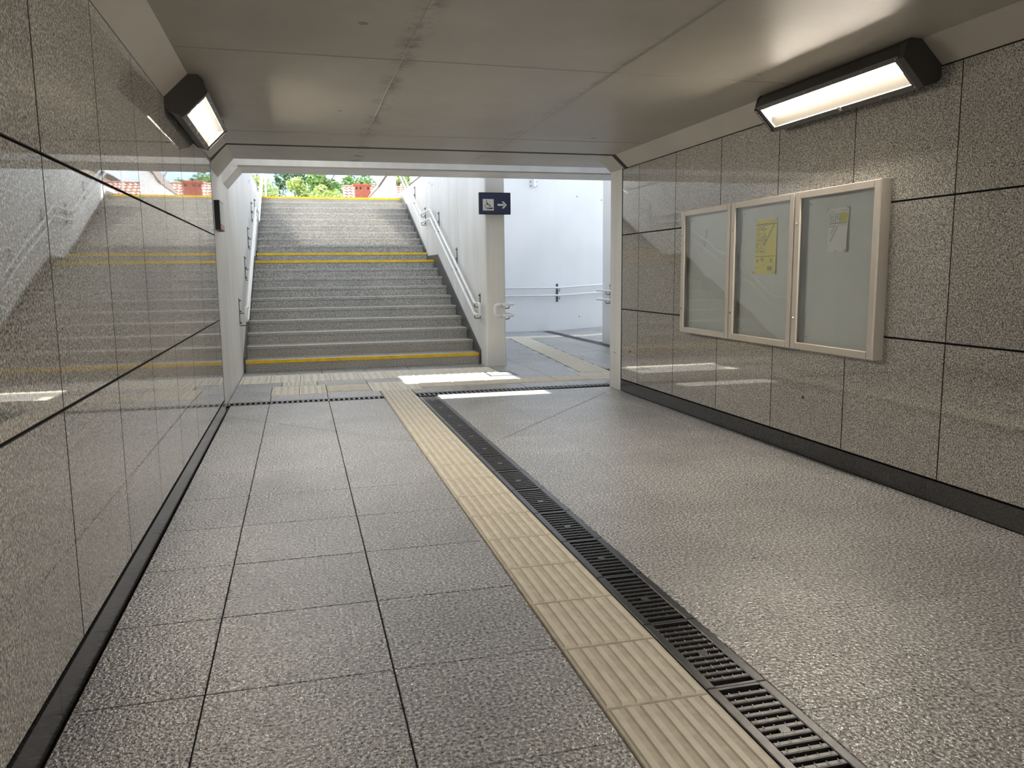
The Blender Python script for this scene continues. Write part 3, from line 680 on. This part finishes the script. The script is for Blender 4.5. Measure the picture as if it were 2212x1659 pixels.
for r in range(17):
    zz = .565 - r*.02; a = .48 - r*.022
    if a > .1: mk.append((a-.03, zz, a+.06, zz+.009)); mk.append((max(.05, a-.2), zz, max(.1, a-.1), zz+.008)) if r < 8 else None
sheet('notice', 'white notice sheet with a yellow corner pinned in the nearest case', 'poster', 'paper_white', 4.502, 1.549, .207, .28, .014, mk, (.62, .66, .95, .88))

# ------------------------------------------------------------------ signs
t = empty('ramp_sign', (2.622, 10.80, 2.085)); tag(t, 'navy sign on the pillar with wheelchair ramp symbol and white arrow', 'sign')
w, h, yf = .438, .29, -.045
MB().box(-w/2, w/2, yf, .0, 0, h).build('box', M['sign_black'], t)
MB().box(-w/2+.010, w/2-.010, yf-.002, yf, .010, h-.010).build('face', M['navy'], t)
MB().box(-.10, .10, 0, .05, .08, .2).build('mount', M['steel'], t)
yp = yf - .002
def flat(name, polys, mat, d=.0015, par=None, y=None):
    mb = MB()
    for p in polys: mb.prism(p, 'y', (yp if y is None else y)-d, (yp if y is None else y))
    return mb.build(name, M[mat], par or t)
sq = (-.170, .050, -.018, .202)
flat('pictogram_plate', [[(sq[0], sq[1]), (sq[2], sq[1]), (sq[2], sq[3]), (sq[0], sq[3])]], 'sign_white')
def px(x, y): return (sq[0] + (x-672)/(1048-672)*.152, sq[1] + (1025-y)/(1025-632)*.152)   # square 0.152 m
def bar2(a, b, w_):
    a = Vector(a); b = Vector(b); n = (b-a).normalized(); n = Vector((-n.y, n.x))*w_/2
    return [tuple(a+n), tuple(b+n), tuple(b-n), tuple(a-n)]
def arc(c, r, a0, a1, w_, n=20):
    out = []
    for i in range(n):
        t0 = math.radians(a0+(a1-a0)*i/n); t1 = math.radians(a0+(a1-a0)*(i+1)/n)
        out.append([(c[0]+(r-w_/2)*math.cos(t0), c[1]+(r-w_/2)*math.sin(t0)), (c[0]+(r+w_/2)*math.cos(t0), c[1]+(r+w_/2)*math.sin(t0)), (c[0]+(r+w_/2)*math.cos(t1), c[1]+(r+w_/2)*math.sin(t1)), (c[0]+(r-w_/2)*math.cos(t1), c[1]+(r-w_/2)*math.sin(t1))])
    return out
sq = (-.170, .050, -.018, .202)
hd = px(797, 700); rr = .0075
sym = [[(hd[0]+rr*math.cos(i*.628), hd[1]+rr*math.sin(i*.628)) for i in range(10)]]
sym += [bar2(px(805, 735), px(830, 835), .013), bar2(px(822, 785), px(878, 778), .006), bar2(px(820, 830), px(905, 828), .011), bar2(px(895, 822), px(935, 895), .011), bar2(px(925, 893), px(950, 888), .007)]
sym += arc(px(822, 858), .0295, 128, 345, .0065)
sym += [[px(735, 975), px(1008, 915), px(1008, 975)]]
flat('pictogram', sym, 'sign_black', .001, None, yp-.0015)
def ax(x, y): return (-.170 + (x-672)/(1048-672)*.152, .050 + (1025-y)/(1025-632)*.152)
flat('arrow', [[ax(1180, 795), ax(1400, 795), ax(1400, 860), ax(1180, 860)], [ax(1320, 708), ax(1390, 708), ax(1502, 828), ax(1430, 828)], [ax(1430, 828), ax(1502, 828), ax(1395, 950), ax(1322, 950)]], 'sign_white')
# sign seen edge-on on the left white wall
t = empty('wall_sign', (WX, 8.64, 1.745)); tag(t, 'dark thin wall sign seen edge on at the left tunnel mouth', 'sign')
MB().box(0, .05, -.215, .215, 0, .285).build('box', M['sign_black'], t)
MB().box(.05, .052, -.205, .205, .06, .275).build('face', M['sign_white'], t); MB().box(.05, .052, -.205, .205, .01, .06).build('face_band', M['pink'], t)
# bracket high on the far wall
t = empty('canopy_bracket', (5.03, 17.1, 3.12)); tag(t, 'white bolted steel bracket high on the far corridor wall', 'bracket')
MB().box(-.09, .09, -.012, 0, 0, .30).build('plate', M['clean_wall'], t); MB().box(-.012, .05, -.10, -.012, .02, .6).build('web', M['white_metal'], t)
for x in (-.065, .075):
    for z in (.04, .13, .24): MB().cyl((x, -.012, z), 'y', .013, -.015, 6).build('bolt', M['steel'], t)

# ------------------------------------------------------------------ ground level: added shade roof and surroundings
gr = MB().box(-70, -1.25, 8, 19.9, 2.6, 3.08).box(-70, 90, 20.4, 130, 2.5, 3.08).box(2.78, 90, 17.4, 20.4, 2.6, 3.08).box(5.75, 14, 8.46, 13.65, 2.9, 3.08).build('ground', M['asphalt']); tag(gr, 'ground level outside above the underpass', 'ground', kind='structure')
CZ = 6.0
cn = empty('shade_canopy', (0, 15, CZ)); tag(cn, 'unseen flat roof over the stairwell, shaped to shade all but the sun patches', 'shade_canopy')
def cslab(x0, x1, y0, y1): MB().box(x0, x1, y0-15, y1-15, 0, .1).build('shade_sheet', M['shade_canopy'], cn)
cslab(-6.0, 7.0, 12.24, 17.95); cslab(-1.02, 7.0, 8.0, 12.24); cslab(-.25, 7.0, 17.95, 20.0)  # unseen sheets, outlines set to block the sun except at its patches
for x, y in ((-5.8, 12.5), (-5.8, 17.7), (6.8, 17.7), (6.8, 8.3)):
    MB().tube([(x, y-15, 0), (x, y-15, 3.05-CZ)], .08, 10).build('post', M['white_metal'], cn)

# brick chimney, tiled roof house
def pts_at(Y, sx, sz): return (sx*Y, Y, 1.3+sz*Y)
hs = empty('house', (6.5, 46, 3.08)); tag(hs, 'house with red clay tiled roof behind the stair top', 'house')
RY, RZ, EY, EZ = 46.0, 6.06, 41.5, 3.55
MB().box(2.7-6.5, 10.9-6.5, EY+.4-46, 50-46, 0, .6).build('wall', M['render_wall'], hs)
MB().prism([(EY-46, EZ-.08-3.08), (RY-46, RZ-.08-3.08), (50.5-46, EZ-.08-3.08), (50.5-46, EZ-.2-3.08), (EY-46, EZ-.2-3.08)], 'x', 2.58-6.5, 10.95-6.5).build('roof_deck', M['roof_dark'], hs)
# pantiles: rows of curved tiles joined as one part (too small to pick apart)
mb = MB(); cw, nr = .24, 14; ncol = int(8.4/cw)
for r in range(nr):
    a0 = r/nr; a1 = (r+1.12)/nr; y0 = EY + (RY-EY)*a0; z0 = EZ + (RZ-EZ)*a0; y1 = EY + (RY-EY)*a1; z1 = EZ + (RZ-EZ)*a1
    for c in range(ncol):
        x = 2.56 + c*cw; ring = [(0, 0), (.06, .045), (.12, .06), (.18, .03), (.24, 0)]
        vs = [(x+p-6.5, y0-46, z0+q+.035-3.08) for p, q in ring] + [(x+p-6.5, y1-46, z1+q-3.08) for p, q in ring]
        mb.add(vs, [(i, i+1, 6+i, 5+i) for i in range(4)])
tag(mb.build('roof_tiles', M['roof_tile'], hs), kind='stuff')
MB().tube([(2.55-6.5, 0, RZ+.02-3.08), (10.95-6.5, 0, RZ+.02-3.08)], .09, 8).build('ridge', M['roof_tile'], hs)
ch = empty('chimney', (3.50-6.5, 44.4-46, 0)); ch.parent = hs
cx0, cx1, cy0, cy1, cz0, cz1 = -.43, .43, -.3, .3, 1.6, 2.88
MB().box(cx0+.012, cx1-.012, cy0+.012, cy1-.012, cz0, cz1).build('chimney_core', M['mortar'], ch)
bm_ = MB().box(-.118, .118, -.055, .055, -.033, .033).mesh('brick'); bm_.materials.append(M['brick'])
for r in range(17):
    z = cz0 + .04 + r*.075; off = .125 if r % 2 else 0
    for i in range(4):
        x = cx0 + .12 + i*.25 - off*.0
        xx = min(max(cx0 + .118 + i*.2467 + (off-.06), cx0+.118), cx1-.118)
        link('brick', bm_, None, ch, (xx, cy0+.05, z))
MB().box(cx0-.06, cx1+.06, cy0-.06, cy1+.06, cz1, cz1+.09).build('chimney_cap', M['brick'], ch)
for x in (-.3, -.1, .3): MB().box(x-.05, x+.05, cy0-.012, cy0+.05, cz1-.20, cz1-.08).build('flue_opening', M['gap'], ch)
MB().cyl((-.02, 0, cz1+.09), 'z', .09, .12, 8).build('flue_pot', M['gap'], ch)

# white wing wall with a slanting edge
Y_ = 30.0
t = empty('white_gable', (3.2, Y_, 3.08)); tag(t, 'white gable wall with slanting dark edge right of the chimney', 'building')
MB().prism([(2.55-3.2, 0), (2.55-3.2, .75), (2.75-3.2, 1.0), (3.33-3.2, 1.80), (3.60-3.2, 2.15), (3.60-3.2, 0)], 'y', 0, 4.5).build('wall', M['render_wall'], t)
MB().prism([(2.98-3.2, 1.34), (2.93-3.2, 1.36), (3.56-3.2, 2.23), (3.60-3.2, 2.17)], 'y', -.1, 4.6).build('verge', M['roof_dark'], t)
t = empty('beige_house', (14.5, 62, 3.08)); tag(t, 'beige gabled house far behind, seen mirrored in the left wall', 'house')
MB().prism([(-5, 0), (-5, 4), (0, 7.0), (5, 4), (5, 0)], 'y', 0, 8).build('wall', M['beige_wall'], t)
MB().prism([(-5.6, 3.7), (0, 7.05), (0, 7.35), (-5.9, 3.9)], 'y', -.4, 8).prism([(5.6, 3.7), (0, 7.05), (0, 7.35), (5.9, 3.9)], 'y', -.4, 8).build('roof', M['roof_dark'], t)
for x in (-2, 1.5):
    wdw = MB().box(x-.5, x+.5, -.03, .02, 4.0, 5.2).build('window', M['sign_white'], t); MB().box(x-.42, x+.42, -.04, -.03, 4.08, 5.12).build('pane', M['window'], wdw)
t = empty('lamp_post', (.1165*32, 32, 3.08)); tag(t, 'thin white post beside the white gable wall', 'post')
MB().cyl((0, 0, 0), 'z', .06, 5, 10, .045).build('pole', M['white_metal'], t); MB().cyl((0, 0, 5), 'z', .09, .05, 10).build('cap', M['steel'], t); MB().box(-.05, .05, -.07, -.05, 1.25, 1.6).build('plate', M['steel'], t)

# trees
def tree(label, mat, x, y, h, rx, rz0, n, seed, leaf=.22, conic=False):
    rn = random.Random(seed); t = empty('tree', (x, y, 3.0)); tag(t, label, 'tree', 'trees beyond the stair top')
    tr = MB().cyl((0, 0, 0), 'z', .16, h*.7, 8, .05)
    for k in range(7):
        a = rn.uniform(0, 6.28); z = h*rn.uniform(.25, .6); tr.tube([(0, 0, z), (math.cos(a)*rx*.35, math.sin(a)*rx*.35, z+h*.12), (math.cos(a)*rx*.7, math.sin(a)*rx*.7, z+h*.2)], .03, 5)
    tr.build('trunk', M['bark'], t)
    lobes = []
    for k in range(16):
        zz = rn.uniform(rz0, 1)*h; f = (1-(zz/h-rz0)/(1-rz0))*.9+.1 if conic else math.sqrt(max(.08, 1-((zz/h-(rz0+1)/2)/((1-rz0)/2))**2))
        a = rn.uniform(0, 6.28); lobes.append((math.cos(a)*rx*f*.6, math.sin(a)*rx*f*.6, min(zz, h*.93), rx*(.22 if conic else .40)*(.5+.5*f)))
    m2 = MB()
    for i in range(n):
        lx, ly, lz, lr = rn.choice(lobes); d = Vector((rn.gauss(0, 1), rn.gauss(0, 1), rn.gauss(0, 1))).normalized()*lr*(rn.random()**.4)
        c = Vector((lx, ly, lz)) + d; u_ = Vector((rn.gauss(0, 1), rn.gauss(0, 1), rn.gauss(0, .6))).normalized(); w_ = u_.cross(Vector((rn.gauss(0, 1), rn.gauss(0, 1), rn.gauss(0, 1)))).normalized()
        s_ = leaf*rn.uniform(.6, 1.2)
        m2.add([c-u_*s_, c+w_*s_*.45, c+u_*s_, c-w_*s_*.45], [(0, 1, 2, 3)])
    me = bpy.data.meshes.new('foliage'); me.from_pydata(m2.v, [], m2.f); me.update(); tag(link('foliage', me, M[mat], t), kind='stuff')
tree('tall dark conifer at the left of the stair top', 'leaf_c', -1.0, 58, 6.0, 1.1, .2, 1600, 1, .16, True)
tree('small green shrub beside the left stair rail', 'leaf_b', -2.0, 52, 4.2, 1.4, .1, 1400, 2, .14)
tree('large mid green tree in the middle of the stair top view', 'leaf_c', .55, 68, 9.5, 2.6, .2, 4200, 3, .2)
tree('loose light green tree right of the large tree', 'leaf_a', 2.2, 62, 8.0, 1.5, .2, 2600, 4, .17)
tree('bright yellow green bush in front of the large tree', 'leaf_b', .05, 48, 3.75, 1.15, .1, 2600, 5, .13)
tree('low bright bush between the two tree groups', 'leaf_b', 1.45, 40, 2.45, .9, .05, 1500, 6, .12)
tree('rounded green tree behind the tiled roof', 'leaf_a', 4.35, 66, 8.2, 1.5, .2, 3000, 8, .18)
tree('green tree seen past the thin white post', 'leaf_b', 6.9, 56, 7.4, 1.0, .15, 1600, 9, .18)
tree('broad green tree mirrored in the left wall above the roof', 'leaf_a', 7.4, 80, 9.2, 2.2, .2, 2800, 10, .2)
tree('slim dark conifer mirrored in the left wall', 'leaf_c', 7.2, 58, 6.6, .6, .1, 1200, 11, .15, True)
